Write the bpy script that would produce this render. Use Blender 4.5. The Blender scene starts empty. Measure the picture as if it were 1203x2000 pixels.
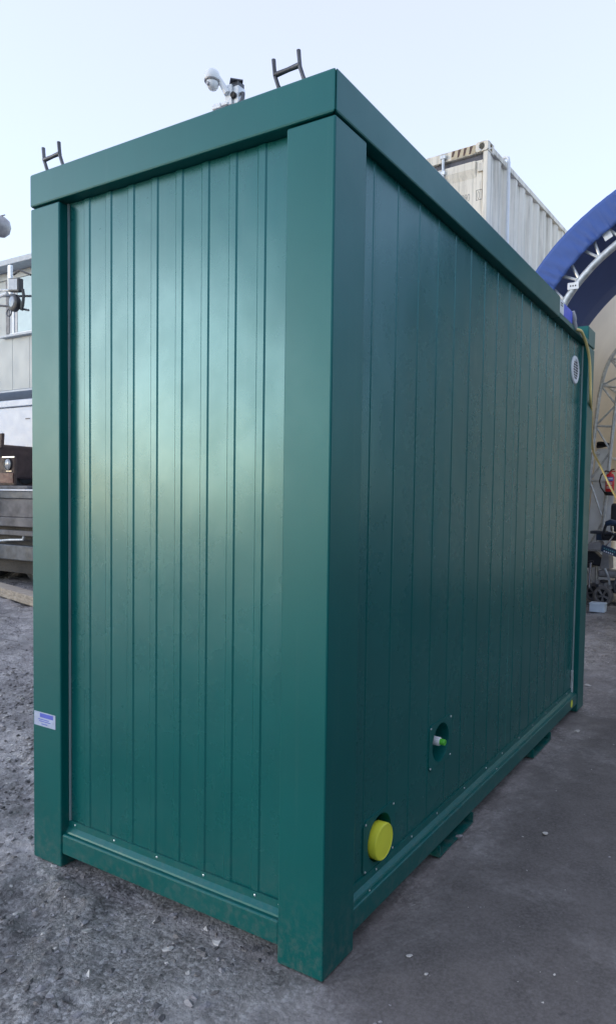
import bpy, bmesh, math, random
import numpy as np
from mathutils import Vector, Matrix

random.seed(7); rng = np.random.default_rng(7)
SC = bpy.context.scene
COL = SC.collection
R = math.radians

# ------------------------------------------------------------------ camera
cam = bpy.data.cameras.new('camera'); camo = bpy.data.objects.new('camera', cam); COL.objects.link(camo)
yaw, pitch, roll = .5056, -.0457, .0196
f_ = Vector((-math.sin(yaw)*math.cos(pitch), math.cos(yaw)*math.cos(pitch), math.sin(pitch)))
r_ = Vector((math.cos(yaw), math.sin(yaw), 0)); u_ = r_.cross(f_)
r2 = math.cos(roll)*r_ + math.sin(roll)*u_; u2 = -math.sin(roll)*r_ + math.cos(roll)*u_
M4 = Matrix.Identity(4)
for i in range(3):
    M4[i][0] = r2[i]; M4[i][1] = u2[i]; M4[i][2] = -f_[i]
M4.translation = (1.0813, -1.5713, 1.4092)
camo.matrix_world = M4
cam.sensor_fit = 'VERTICAL'; cam.sensor_height = 36.0; cam.lens = 1310.17/2000*36
cam.shift_x = -168.74/2000; cam.shift_y = 40.06/2000
cam.clip_start = .05; cam.clip_end = 2000
SC.camera = camo

# ------------------------------------------------------------------ light
SUN_AZ, SUN_EL = -134.0, 9.5
world = bpy.data.worlds.new('World'); SC.world = world; world.use_nodes = True
wn = world.node_tree
sky = wn.nodes.new('ShaderNodeTexSky'); sky.sky_type = 'NISHITA'; sky.sun_disc = False
sky.sun_elevation = R(SUN_EL); sky.sun_rotation = R(SUN_AZ); sky.air_density = 1.0; sky.dust_density = .35; sky.ozone_density = 2.6
veil = wn.nodes.new('ShaderNodeMix'); veil.data_type = 'RGBA'; veil.blend_type = 'ADD'; veil.inputs[0].default_value = 1.0   # thin even high cloud over the whole sky
veil.inputs[7].default_value = (2.2, 2.06, 2.28, 1); wn.links.new(sky.outputs[0], veil.inputs[6])
wn.links.new(veil.outputs[2], wn.nodes['Background'].inputs[0]); wn.nodes['Background'].inputs[1].default_value = .15
sl = bpy.data.lights.new('sun', 'SUN'); sl.energy = .3; sl.angle = R(18); sl.color = (1, .985, .965)
so = bpy.data.objects.new('sun', sl); COL.objects.link(so)
sd = Vector((math.sin(R(SUN_AZ))*math.cos(R(SUN_EL)), math.cos(R(SUN_AZ))*math.cos(R(SUN_EL)), math.sin(R(SUN_EL))))
so.rotation_euler = sd.to_track_quat('Z', 'Y').to_euler(); so.location = sd*40
vs = SC.view_settings; vs.view_transform = 'Standard'; vs.look = 'None'; vs.gamma = 1; vs.use_curve_mapping = False
vs.exposure = .95

# ------------------------------------------------------------------ materials
def NT(name):
    m = bpy.data.materials.new(name); m.use_nodes = True
    return m, m.node_tree, m.node_tree.nodes['Principled BSDF']
def N(nt, kind, **kw):
    n = nt.nodes.new(kind)
    for k, v in kw.items():
        if k.startswith('_'): setattr(n, k[1:], v)
        else: n.inputs[k.replace('__', ' ')].default_value = v
    return n
def coords(nt, scale=(1, 1, 1), kind='Object'):
    t = nt.nodes.new('ShaderNodeTexCoord'); m = nt.nodes.new('ShaderNodeMapping'); m.inputs['Scale'].default_value = scale
    nt.links.new(t.outputs[kind], m.inputs['Vector']); return m.outputs[0]
def noise(nt, vec, scale, detail=4, rough=.55, dist=0):
    n = N(nt, 'ShaderNodeTexNoise', Scale=scale, Detail=detail, Roughness=rough, Distortion=dist)
    if vec is not None: nt.links.new(vec, n.inputs['Vector'])
    return n.outputs[0]
def ramp(nt, fac, stops):
    n = nt.nodes.new('ShaderNodeValToRGB'); e = n.color_ramp.elements
    while len(e) < len(stops): e.new(.5)
    for i, (p, c) in enumerate(stops):
        e[i].position = p; e[i].color = (c, c, c, 1) if isinstance(c, (int, float)) else (*c, 1)
    nt.links.new(fac, n.inputs[0]); return n.outputs[0]
def mixc(nt, fac, a, b, blend='MIX'):
    n = nt.nodes.new('ShaderNodeMix'); n.data_type = 'RGBA'; n.blend_type = blend
    if isinstance(fac, (int, float)): n.inputs[0].default_value = fac
    else: nt.links.new(fac, n.inputs[0])
    for s, v in ((6, a), (7, b)):
        if isinstance(v, tuple): n.inputs[s].default_value = (*v, 1)
        else: nt.links.new(v, n.inputs[s])
    return n.outputs[2]
def math_(nt, op, a, b=None, clamp=False):
    n = nt.nodes.new('ShaderNodeMath'); n.operation = op; n.use_clamp = clamp
    for i, v in enumerate((a, b)):
        if v is None: continue
        if isinstance(v, (int, float)): n.inputs[i].default_value = v
        else: nt.links.new(v, n.inputs[i])
    return n.outputs[0]
def bump(nt, b, h, strength, dist=.01, prev=None):
    n = N(nt, 'ShaderNodeBump', Strength=strength, Distance=dist); nt.links.new(h, n.inputs['Height'])
    if prev is not None: nt.links.new(prev, n.inputs['Normal'])
    nt.links.new(n.outputs[0], b.inputs['Normal']); return n.outputs[0]

def simple(name, col, rough=.5, metal=0, var=.25, scale=9, bmp=0, spec=.5, trans=0, coat=0):
    m, nt, b = NT(name)
    v = coords(nt)
    f = noise(nt, v, scale, 5, .6)
    a = tuple(c*(1-var) for c in col); c2 = tuple(min(1, c*(1+var)) for c in col)
    nt.links.new(mixc(nt, ramp(nt, f, [(.3, 0.), (.7, 1.)]), a, c2), b.inputs['Base Color'])
    rr = ramp(nt, noise(nt, v, scale*2.3, 4), [(.3, max(0, rough-.08)), (.7, min(1, rough+.1))])
    nt.links.new(rr, b.inputs['Roughness']); b.inputs['Metallic'].default_value = metal
    b.inputs['Specular IOR Level'].default_value = spec
    b.inputs['Transmission Weight'].default_value = trans
    b.inputs['Coat Weight'].default_value = coat
    if bmp: bump(nt, b, noise(nt, v, scale*6, 4), bmp)
    return m

def green_paint(name, wavy, base=(.0001, .092, .083)):
    m, nt, b = NT(name)
    v = coords(nt)
    blot = noise(nt, v, 2.2, 5, .6)
    c = mixc(nt, ramp(nt, blot, [(.3, 0.), (.75, 1.)]), tuple(x*.9 for x in base), tuple(x*1.1 for x in base))
    # faint pale rain marks running down the sheet
    streak = noise(nt, coords(nt, (26, 26, .9)), 1.0, 5, .65)
    c = mixc(nt, math_(nt, 'MULTIPLY', ramp(nt, streak, [(.58, 0.), (.8, 1.)]), .05), c, (.25, .3, .3))
    # little dust specks
    vor = N(nt, 'ShaderNodeTexVoronoi', Scale=11); nt.links.new(v, vor.inputs['Vector'])
    spk = ramp(nt, vor.outputs['Distance'], [(.0, 1.), (.022, 0.)])
    keep = math_(nt, 'GREATER_THAN', noise(nt, v, 6.3, 2), .6)
    c = mixc(nt, math_(nt, 'MULTIPLY', math_(nt, 'MULTIPLY', spk, keep), .4), c, (.5, .55, .53))
    sz_ = nt.nodes.new('ShaderNodeSeparateXYZ'); nt.links.new(v, sz_.inputs[0])
    low = math_(nt, 'SUBTRACT', 1.0, math_(nt, 'MULTIPLY', sz_.outputs[2], 2.6), True)
    mud = math_(nt, 'MULTIPLY', math_(nt, 'MULTIPLY', low, low), ramp(nt, noise(nt, v, 34, 7, .75), [(.46, 0.), (.68, 1.)]))
    c = mixc(nt, math_(nt, 'MULTIPLY', mud, .38), c, (.20, .18, .155))
    nt.links.new(c, b.inputs['Base Color'])
    nt.links.new(ramp(nt, noise(nt, v, 3.7, 6, .65), [(.3, .24 if wavy else .33), (.75, .32 if wavy else .41)]), b.inputs['Roughness'])
    b.inputs['Specular IOR Level'].default_value = .74 if wavy else .52; b.inputs['Specular Tint'].default_value = (.52, .9, 1, 1); b.inputs['Coat Weight'].default_value = .0; b.inputs['Coat IOR'].default_value = 1.5; b.inputs['Coat Roughness'].default_value = .25 if wavy else .34
    p = bump(nt, b, noise(nt, v, 420, 2), .012, .002)
    if wavy: bump(nt, b, noise(nt, coords(nt, (1.2, 1.2, .7)), 3.0, 2), .24, .02, p)
    return m

MAT = {}
MAT['green'] = green_paint('green_paint', False)
MAT['green_sheet'] = green_paint('green_sheet_paint', True)
MAT['seal'] = simple('sealant_and_lit_trim', (.28, .36, .36), .35, 0, .1)
MAT['joint'] = simple('pale_green_joint', (.06, .22, .2), .35, 0, .2, 3)
MAT['screw'] = simple('bright_screw', (.75, .78, .78), .28, .7, .1)
MAT['black'] = simple('black_rubber', (.018, .018, .02), .7, 0, .3, 14, .15)
MAT['blackplastic'] = simple('black_plastic', (.025, .026, .03), .45)
MAT['yellow'] = simple('yellow_plastic', (.70, .72, .05), .38, 0, .08, 6, .05)
MAT['yellowcable'] = simple('yellow_cable', (.80, .62, .24), .5, 0, .1)
MAT['limegreen'] = simple('lime_plastic', (.10, .52, .05), .35, 0, .08)
MAT['white'] = simple('white_plastic', (.74, .77, .8), .38, 0, .05)
MAT['whitebox'] = simple('white_panel_paint', (.46, .51, .60), .35, 0, .06, 3)
MAT['card'] = simple('pale_card', (.70, .82, .92), .6, 0, .05)
MAT['galv'] = simple('galvanised_steel', (.58, .61, .63), .42, .55, .25, 18, .06)
MAT['darksteel'] = simple('dark_steel', (.10, .105, .12), .5, .5, .35, 9, .1)
MAT['chrome'] = simple('chrome', (.8, .8, .82), .15, 1, .05)
MAT['alloy'] = simple('dusty_alloy', (.27, .26, .25), .5, .35, .2, 14)
MAT['dusttyre'] = simple('dusty_tyre', (.2, .185, .17), .85, 0, .25, 20, .1)
MAT['bluegrey'] = simple('blue_grey_steel', (.065, .075, .09), .55, .3, .5, 6, .1)
MAT['greyplank'] = simple('weathered_grey_board', (.12, .115, .118), .75, 0, .6, 3.2, .2)
MAT['navy'] = simple('navy_fabric', (.045, .10, .44), .62, 0, .15, 2.5, .04)
MAT['blueplastic'] = simple('blue_socket_plastic', (.05, .10, .70), .35, 0, .06)
MAT['darkblue'] = simple('dark_blue_plastic', (.03, .06, .11), .4, 0, .2)
MAT['red'] = simple('red_paint', (.75, .012, .025), .28, 0, .08, coat=.3)
MAT['rustred'] = simple('faded_red_paint', (.10, .028, .022), .5, 0, .4, 8)
MAT['brown'] = simple('rusty_brown_steel', (.055, .035, .03), .6, .2, .4, 8, .1)
MAT['cushion'] = simple('grey_cushion', (.33, .32, .31), .85, 0, .2, 8, .1)
MAT['lens'] = simple('lamp_lens', (.30, .31, .33), .1, .3, .1)
MAT['cabingrey'] = simple('pale_grey_cladding', (.38, .41, .405), .45, 0, .08, 1.2)
MAT['shedgrey'] = simple('dark_grey_cladding', (.05, .055, .06), .5, 0, .15, 3)
MAT['cabintrim'] = simple('grey_cabin_trim', (.42, .46, .5), .45, 0, .1)
MAT['glass'] = simple('window_glass', (.42, .55, .56), .06, 0, .05, spec=.9)
MAT['domegrey'] = simple('grey_dome_plastic', (.33, .33, .35), .3)
MAT['ink'] = simple('dark_ink', (.04, .04, .045), .6)
MAT['teal'] = simple('teal_print', (.12, .35, .38), .5)
MAT['labelblue'] = simple('label_blue', (.09, .13, .55), .5)
MAT['labelwhite'] = simple('label_white', (.40, .46, .60), .4, 0, .18, 30)
MAT['stone_pale'] = simple('pale_stone', (.52, .50, .47), .8, 0, .25, 30, .3)
MAT['stone_grey'] = simple('grey_stone', (.27, .26, .27), .8, 0, .35, 30, .3)
MAT['stone_dark'] = simple('dark_stone', (.11, .105, .105), .75, 0, .35, 30, .3)
MAT['stone_mud'] = simple('muddy_stone', (.19, .175, .165), .8, 0, .35, 30, .3)
MAT['boardwhite'] = simple('white_sheet_board', (.82, .85, .88), .5, 0, .08, 4)

def timber():
    m, nt, b = NT('weathered_timber'); v = coords(nt, (1.5, 22, 22))
    f = noise(nt, v, 2.0, 6, .65, .6)
    nt.links.new(ramp(nt, f, [(.25, (.12, .10, .085)), (.55, (.32, .275, .22)), (.8, (.46, .41, .35))]), b.inputs['Base Color'])
    b.inputs['Roughness'].default_value = .85; bump(nt, b, f, .5, .01); return m
MAT['timber'] = timber()

def container_white():
    m, nt, b = NT('weathered_container_paint'); v = coords(nt)
    base = mixc(nt, ramp(nt, noise(nt, v, 1.6, 6, .6), [(.3, 0.), (.7, 1.)]), (.70, .65, .55), (.82, .77, .67))
    st = noise(nt, coords(nt, (9, 9, .55)), 1.0, 7, .7)
    z = nt.nodes.new('ShaderNodeSeparateXYZ'); nt.links.new(coords(nt), z.inputs[0])
    top = math_(nt, 'MULTIPLY', math_(nt, 'SUBTRACT', z.outputs[2], .9), .55, True)
    grime = math_(nt, 'MULTIPLY', ramp(nt, st, [(.47, 0.), (.64, 1.)]), math_(nt, 'ADD', top, .12), True)
    c = mixc(nt, math_(nt, 'MULTIPLY', grime, .5), base, (.14, .13, .10))
    rust = ramp(nt, noise(nt, coords(nt, (6, 6, 2.5)), 2.0, 8, .75), [(.70, 0.), (.78, 1.)])
    c = mixc(nt, math_(nt, 'MULTIPLY', rust, .8), c, (.13, .055, .03))
    nt.links.new(c, b.inputs['Base Color']); b.inputs['Roughness'].default_value = .55
    bump(nt, b, noise(nt, v, 30, 4), .12); return m
MAT['cwhite'] = container_white()
MAT['cgasket'] = simple('dark_door_gasket', (.09, .09, .11), .6)
MAT['hazard'] = simple('hazard_cream', (.52, .44, .30), .6, 0, .15)
MAT['hazardbrown'] = simple('hazard_brown', (.085, .045, .035), .6)

def fabric(name, col, tr):
    m, nt, b = NT(name); v = coords(nt)
    c = mixc(nt, ramp(nt, noise(nt, v, .9, 5, .6), [(.3, 0.), (.7, 1.)]), tuple(x*.86 for x in col), col)
    nt.links.new(c, b.inputs['Base Color']); b.inputs['Roughness'].default_value = .7
    bump(nt, b, noise(nt, v, 3.5, 3), .12, .05)
    t = nt.nodes.new('ShaderNodeBsdfTranslucent'); nt.links.new(c, t.inputs[0])
    mx = nt.nodes.new('ShaderNodeMixShader'); mx.inputs[0].default_value = tr
    nt.links.new(b.outputs[0], mx.inputs[1]); nt.links.new(t.outputs[0], mx.inputs[2])
    nt.links.new(mx.outputs[0], nt.nodes['Material Output'].inputs[0]); return m
MAT['cream'] = fabric('cream_tent_fabric', (.92, .83, .68), .7)
MAT['bluefab'] = fabric('blue_tent_fabric', (.055, .115, .36), .03)

def ground_mat():
    m, nt, b = NT('yard_ground')
    v = coords(nt)
    # asphalt side
    fine = noise(nt, v, 95, 4, .7)
    mid = noise(nt, v, 5.5, 7, .62)
    big = noise(nt, v, .75, 5, .6)
    asp = mixc(nt, ramp(nt, mid, [(.3, 0.), (.72, 1.)]), (.082, .074, .069), (.15, .136, .128))
    asp = mixc(nt, ramp(nt, fine, [(.38, 0.), (.7, .55)]), asp, (.22, .205, .20))
    dust = math_(nt, 'MULTIPLY', ramp(nt, noise(nt, v, 1.25, 9, .72, .4), [(.50, 0.), (.64, 1.)]), ramp(nt, noise(nt, v, 38, 5, .7), [(.38, .1), (.62, 1.)]))
    asp = mixc(nt, math_(nt, 'MULTIPLY', dust, .75), asp, (.36, .345, .335))
    dark = ramp(nt, noise(nt, v, 13, 6, .7), [(.66, 0.), (.74, 1.)])
    asp = mixc(nt, math_(nt, 'MULTIPLY', dark, .55), asp, (.028, .026, .03))
    # gravelly side
    vor = N(nt, 'ShaderNodeTexVoronoi', Scale=34, Randomness=1.0); nt.links.new(v, vor.inputs['Vector'])
    vor2 = N(nt, 'ShaderNodeTexVoronoi', Scale=78, Randomness=1.0); nt.links.new(v, vor2.inputs['Vector'])
    lump = noise(nt, v, 11, 8, .72, .5)
    chip = noise(nt, v, 55, 5, .75, .3)
    g = mixc(nt, ramp(nt, lump, [(.36, 0.), (.62, 1.)]), (.072, .065, .06), (.31, .288, .278))
    g = mixc(nt, ramp(nt, chip, [(.47, 0.), (.66, .85)]), g, (.58, .55, .535))
    g = mixc(nt, math_(nt, 'MULTIPLY', ramp(nt, vor2.outputs['Color'], [(.62, 0.), (.9, 1.)]), .45), g, (.72, .70, .70))
    g = mixc(nt, ramp(nt, noise(nt, v, 24, 6, .7, .6), [(.28, .8), (.44, 0.)]), g, (.04, .036, .034))
    g = mixc(nt, ramp(nt, noise(nt, v, 1.7, 6, .65, .5), [(.46, 0.), (.62, .6)]), g, (.50, .475, .46))
    g = mixc(nt, ramp(nt, big, [(.36, .65), (.54, 0.)]), g, (.075, .068, .064))
    sx = nt.nodes.new('ShaderNodeSeparateXYZ'); nt.links.new(v, sx.inputs[0])
    mask = math_(nt, 'ADD', math_(nt, 'MULTIPLY', sx.outputs[0], -1.6), math_(nt, 'MULTIPLY', math_(nt, 'SUBTRACT', noise(nt, v, 3.0, 5, .6), .5), 1.6))
    mask = ramp(nt, math_(nt, 'ADD', mask, .35), [(.0, 0.), (1., 1.)])
    c = mixc(nt, mask, asp, g)
    nt.links.new(c, b.inputs['Base Color'])
    wet = ramp(nt, noise(nt, v, 2.3, 6, .65), [(.38, .20), (.62, .6)])
    rr = nt.nodes.new('ShaderNodeMix'); rr.data_type = 'FLOAT'
    nt.links.new(mask, rr.inputs[0]); rr.inputs[2].default_value = .78; nt.links.new(wet, rr.inputs[3])
    nt.links.new(rr.outputs[0], b.inputs['Roughness'])
    h = math_(nt, 'ADD', math_(nt, 'MULTIPLY', lump, 1.6), math_(nt, 'ADD', math_(nt, 'MULTIPLY', chip, .28), math_(nt, 'MULTIPLY', vor2.outputs['Distance'], -.25)))
    p = bump(nt, b, math_(nt, 'MULTIPLY', h, mask), .8, .018)
    p = bump(nt, b, mid, .35, .015, p)
    bump(nt, b, fine, .35, .004, p)
    return m
MAT['ground'] = ground_mat()

# ------------------------------------------------------------------ mesh helpers
class MB:
    def __init__(s): s.v = []; s.f = []
    def add(s, vs_, fs):
        o = len(s.v); s.v += [tuple(p) for p in vs_]; s.f += [tuple(i+o for i in q) for q in fs]; return s
    def box(s, x0, x1, y0, y1, z0, z1):
        if x0 > x1: x0, x1 = x1, x0
        if y0 > y1: y0, y1 = y1, y0
        if z0 > z1: z0, z1 = z1, z0
        return s.add([(x0,y0,z0),(x1,y0,z0),(x1,y1,z0),(x0,y1,z0),(x0,y0,z1),(x1,y0,z1),(x1,y1,z1),(x0,y1,z1)],
                     [(0,3,2,1),(4,5,6,7),(0,1,5,4),(1,2,6,5),(2,3,7,6),(3,0,4,7)])
    def prism(s, poly, a, b):
        """poly: list of 3D points (CCW seen from +a->b reversed); extruded by vector b-a"""
        d = Vector(b)-Vector(a); n = len(poly)
        p0 = [Vector(p) for p in poly]; p1 = [p+d for p in p0]
        fs = [tuple(range(n-1, -1, -1)), tuple(range(n, 2*n))]
        fs += [(i, (i+1) % n, n+(i+1) % n, n+i) for i in range(n)]
        return s.add(p0+p1, fs)
    def tube(s, pts, r, n=10, cap=True):
        pts = [Vector(p) for p in pts]; rs = r if isinstance(r, (list, tuple)) else [r]*len(pts)
        t0 = (pts[1]-pts[0]).normalized()
        ref = Vector((0, 0, 1)) if abs(t0.z) < .9 else Vector((1, 0, 0))
        nx = t0.cross(ref).normalized(); V = []
        for i, p in enumerate(pts):
            t = (pts[min(i+1, len(pts)-1)]-pts[max(i-1, 0)]).normalized()
            nx = (nx-t*nx.dot(t)).normalized(); ny = t.cross(nx)
            for k in range(n):
                a = 2*math.pi*k/n; V.append(p+(nx*math.cos(a)+ny*math.sin(a))*rs[i])
        F = [(i*n+k, i*n+(k+1) % n, (i+1)*n+(k+1) % n, (i+1)*n+k) for i in range(len(pts)-1) for k in range(n)]
        if cap: F += [tuple(range(n-1, -1, -1)), tuple((len(pts)-1)*n+k for k in range(n))]
        return s.add(V, F)
    def lathe(s, prof, c, ax, n=24, cap=True):
        """prof: [(radius, height)], revolved round axis ax through c"""
        ax = Vector(ax).normalized(); ref = Vector((0, 0, 1)) if abs(ax.z) < .9 else Vector((1, 0, 0))
        a1 = ax.cross(ref).normalized(); a2 = ax.cross(a1); c = Vector(c); V = []
        for rr, h in prof:
            for k in range(n):
                t = 2*math.pi*k/n; V.append(c+ax*h+(a1*math.cos(t)+a2*math.sin(t))*max(rr, 1e-4))
        F = [(i*n+k, i*n+(k+1) % n, (i+1)*n+(k+1) % n, (i+1)*n+k) for i in range(len(prof)-1) for k in range(n)]
        cap = cap and prof[0] != prof[-1]
        if cap and prof[0][0] > 1e-3: F.append(tuple(range(n-1, -1, -1)))
        if cap and prof[-1][0] > 1e-3: F.append(tuple((len(prof)-1)*n+k for k in range(n)))
        return s.add(V, F)
    def mesh(s, name, org=(0, 0, 0)):
        o = Vector(org); me = bpy.data.meshes.new(name); me.from_pydata([Vector(p)-o for p in s.v], [], s.f)
        bm = bmesh.new(); bm.from_mesh(me); bmesh.ops.recalc_face_normals(bm, faces=bm.faces); bm.to_mesh(me); bm.free(); me.update(); return me
    def build(s, name, mat, parent=None, org=None, bev=0, smooth=False, seg=2, local=False):
        """vertices are world coordinates unless local; the object's origin sits at org (default: parent's origin)"""
        base = Vector((0, 0, 0))
        if parent is not None and not local: base = world_loc(parent)
        o_ = Vector(org) if org is not None else base
        if local: o_ = Vector(org) if org is not None else Vector((0, 0, 0))
        me = s.mesh(name, o_)
        ob = bpy.data.objects.new(name, me); COL.objects.link(ob)
        me.materials.append(MAT[mat] if isinstance(mat, str) else mat)
        if parent is not None: ob.parent = parent; ob.location = o_-base if not local else o_
        else: ob.location = o_
        if smooth:
            for p in me.polygons: p.use_smooth = True
            me.set_sharp_from_angle(angle=R(40))
        if bev:
            md = ob.modifiers.new('bevel', 'BEVEL'); md.width = bev; md.segments = seg; md.limit_method = 'ANGLE'; md.angle_limit = R(35)
        return ob
def world_loc(o):
    v = Vector((0, 0, 0))
    while o is not None: v += o.location; o = o.parent
    return v
def thing(name, label, cat, loc=(0, 0, 0), group=None, rz=0):
    o = bpy.data.objects.new(name, None); COL.objects.link(o); o.location = loc; o.rotation_euler = (0, 0, rz)
    return tag(o, label, cat, group)
def tag(o, label, cat, group=None):
    o['label'] = label; o['category'] = cat
    if group: o['group'] = group
    return o
def dup(o, parent, loc):
    c = o.copy(); COL.objects.link(c); c.parent = parent; c.location = loc; return c
def B(*a): return MB().box(*a)

# ------------------------------------------------------------------ ground
def vnoise(x, y, sc, seed):
    g = np.random.default_rng(seed).random((256, 256)); X = x*sc+57.3; Y = y*sc+91.7
    ix = np.floor(X).astype(int); iy = np.floor(Y).astype(int); fx = X-ix; fy = Y-iy
    fx = fx*fx*(3-2*fx); fy = fy*fy*(3-2*fy); a = lambda i, j: g[i % 256, j % 256]
    return (a(ix, iy)*(1-fx)+a(ix+1, iy)*fx)*(1-fy)+(a(ix, iy+1)*(1-fx)+a(ix+1, iy+1)*fx)*fy-.5
def ground_h(x, y):
    x = np.asarray(x, float); y = np.asarray(y, float)
    left = np.clip((-.35-x)/.9, 0, 1)
    near = np.clip((np.hypot(x, y)-.1)/.8, .15, 1)
    rough = vnoise(x, y, 1.1, 1)*.04+vnoise(x, y, 3.1, 2)*.045+vnoise(x, y, 8, 3)*.05+vnoise(x, y, 17, 4)*.020-np.abs(vnoise(x+.3*y, y, 24, 8))*.034+np.abs(vnoise(x, y, 41, 9))*.018
    smooth = vnoise(x, y, .9, 5)*.008+vnoise(x, y, 5, 6)*.003
    edge = np.clip(np.minimum.reduce([x+11.5, 4.0-x, y+3.5, 14.5-y])/.6, 0, 1)
    under = ((x > -1.5) & (x < .05) & (y > -.05) & (y < 3.3))
    h = (rough*left*near+smooth)*edge-.004
    return np.where(under, np.minimum(h, -.004), np.minimum(h, .03))
def build_ground():
    xs = np.concatenate([np.arange(-11.5, -5, .06), np.arange(-5, -2.6, .03), np.arange(-2.6, .4, .015), np.arange(.4, 4.01, .05)])
    ys = np.concatenate([np.arange(-3.5, -1.3, .05), np.arange(-1.3, .6, .015), np.arange(.6, 3.4, .03), np.arange(3.4, 14.51, .07)])
    nx, ny = len(xs), len(ys)
    X, Y = np.meshgrid(xs, ys, indexing='ij'); Z = ground_h(X, Y)
    Z[0] = Z[-1] = -.004; Z[:, 0] = Z[:, -1] = -.004
    V = np.stack([X, Y, Z], -1).reshape(-1, 3)
    i, j = np.meshgrid(np.arange(nx-1), np.arange(ny-1), indexing='ij'); a = (i*ny+j).ravel()
    F = np.stack([a, a+ny, a+ny+1, a+1], -1).tolist()
    V = V.tolist(); k = len(V); Rr = 400
    x0, x1, y0, y1 = xs[0], xs[-1], ys[0], ys[-1]
    c = [0, (nx-1)*ny, (nx-1)*ny+ny-1, ny-1]
    V += [(-Rr, -Rr, -.004), (Rr, -Rr, -.004), (Rr, Rr, -.004), (-Rr, Rr, -.004)]
    bot = [q*ny for q in range(nx)]; top = [q*ny+ny-1 for q in range(nx)]
    lef = list(range(ny)); rig = [(nx-1)*ny+q for q in range(ny)]
    F += [[k, k+1]+bot[::-1], [k+1, k+2]+rig[::-1], [k+2, k+3]+top, [k+3, k]+lef]
    me = bpy.data.meshes.new('ground'); me.from_pydata(V, [], F)
    for p in me.polygons: p.use_smooth = True
    me.materials.append(MAT['ground']); o = bpy.data.objects.new('ground', me); COL.objects.link(o); o['kind'] = 'structure'
build_ground()

# ------------------------------------------------------------------ the green cabin
W, L, H = 1.37, 3.168, 2.6
PW, RC = .168, .042                       # post width, panel recess
cabin = thing('portable_cabin', 'dark green steel portable cabin with ribbed wall panels and corner posts', 'cabin')
for (px, py) in ((0, 0), (-W, 0), (0, L), (-W, L)):
    x0 = -PW if px == 0 else -W; y0 = 0 if py == 0 else L-PW
    B(x0, x0+PW, y0, y0+PW, 0, 2.474).build('corner_post', 'green', cabin, bev=.005, seg=2)
# roof edge: short sides run between the corners, long sides over the full length
def fascia(poly, a, b): return MB().prism(poly, a, b).build('roof_fascia', 'green', cabin, bev=.006, seg=2)
zf = 2.481
GAP0, GAP1 = 2.28, 2.985                    # opening in the long fascia for the power inlet
e, t_ = .0004, .078                          # mitred at the corners
fascia([(-W-.002+e, -.002, zf), (.002-e, -.002, zf), (-t_-e, t_, zf), (-W+t_+e, t_, zf)], (0, 0, 0), (0, 0, H-zf))
fascia([(-W-.002+e, L+.002, zf), (.002-e, L+.002, zf), (-t_-e, L-t_, zf), (-W+t_+e, L-t_, zf)], (0, 0, 0), (0, 0, H-zf))
fascia([(.002, -.002+e, zf), (.002, GAP0, zf), (-t_, GAP0, zf), (-t_, t_+e, zf)], (0, 0, 0), (0, 0, H-zf))
fascia([(.002, GAP1, zf), (.002, L+.002-e, zf), (-t_, L-t_-e, zf), (-t_, GAP1, zf)], (0, 0, 0), (0, 0, H-zf))
fascia([(-W-.002, -.002+e, zf), (-W-.002, L+.002-e, zf), (-W+t_, L-t_-e, zf), (-W+t_, t_+e, zf)], (0, 0, 0), (0, 0, H-zf))
B(-.078, .002, GAP0+.002, GAP1-.002, zf, zf+.03).build('roof_fascia', 'green', cabin, bev=.004)
B(-W+.079, -.2, .079, L-.079, 2.5, 2.588).build('roof_sheet', 'green_sheet', cabin)
B(-.2, -.079, .079, GAP0, 2.5, 2.588).build('roof_sheet', 'green_sheet', cabin)
B(-.2, -.079, GAP1, L-.079, 2.5, 2.588).build('roof_sheet', 'green_sheet', cabin)
B(-W+.079, -.079, .079, L-.079, .06, .12).build('floor', 'green', cabin)
# bottom rails with a lit ledge and a folded flashing against the panel
ZR0, ZR1 = .05, .128
B(-W+PW-.001, -PW+.001, .004, .09, ZR0, ZR1).build('bottom_rail', 'green', cabin, bev=.007, seg=3)
B(-W+PW-.001, -PW+.001, L-.09, L-.004, ZR0, ZR1).build('bottom_rail', 'green', cabin, bev=.007, seg=3)
B(-.09, -.004, PW-.001, L-PW+.001, ZR0, ZR1).build('bottom_rail', 'green', cabin, bev=.007, seg=3)
B(-W+.004, -W+.09, PW-.001, L-PW+.001, ZR0, ZR1).build('bottom_rail', 'green', cabin, bev=.007, seg=3)
fl = [(.006, .128), (.014, .1285), (.016, .134), (.028, .147), (.030, .170), (.037, .170), (.037, .1282)]
MB().prism([(-W+PW, .004+d, z) for d, z in fl], (0, 0, 0), (W-2*PW, 0, 0)).build('flashing', 'green', cabin)
MB().prism([(-.004-d, PW, z) for d, z in fl], (0, 0, 0), (0, L-2*PW, 0)).build('flashing', 'green', cabin)

def ribbed(u0, u1, z0, z1, grooves, gw, th=.03):
    """profile across the sheet: list of (u, depth behind the face); flat-topped pressed ribs gw wide, or narrow ones where gw is 0"""
    pr = [(u0, 0)]
    for g in grooves:
        if g-gw/2 <= u0+.01 or g+gw/2 >= u1-.01: continue
        w, t, h = (gw/2+.003, gw/2-.003, -.0034) if gw else (.0075, .003, -.002)
        pr += [(g-w, 0), (g-t, h), (g+t, h), (g+w, 0)]
    pr += [(u1, 0), (u1, th), (u0, th)]
    return pr
def panel(axis, at, sgn, u0, u1, z0, z1, grooves, gw):
    pr = ribbed(u0, u1, z0, z1, grooves, gw)
    if axis == 'y': poly = [(u, at+sgn*d, z0) for u, d in pr]
    else: poly = [(at+sgn*d, u, z0) for u, d in pr]
    return MB().prism(poly, (0, 0, 0), (0, 0, z1-z0)).build('wall_panel', 'green_sheet', cabin)
ZP0, ZP1 = .14, 2.479
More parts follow.
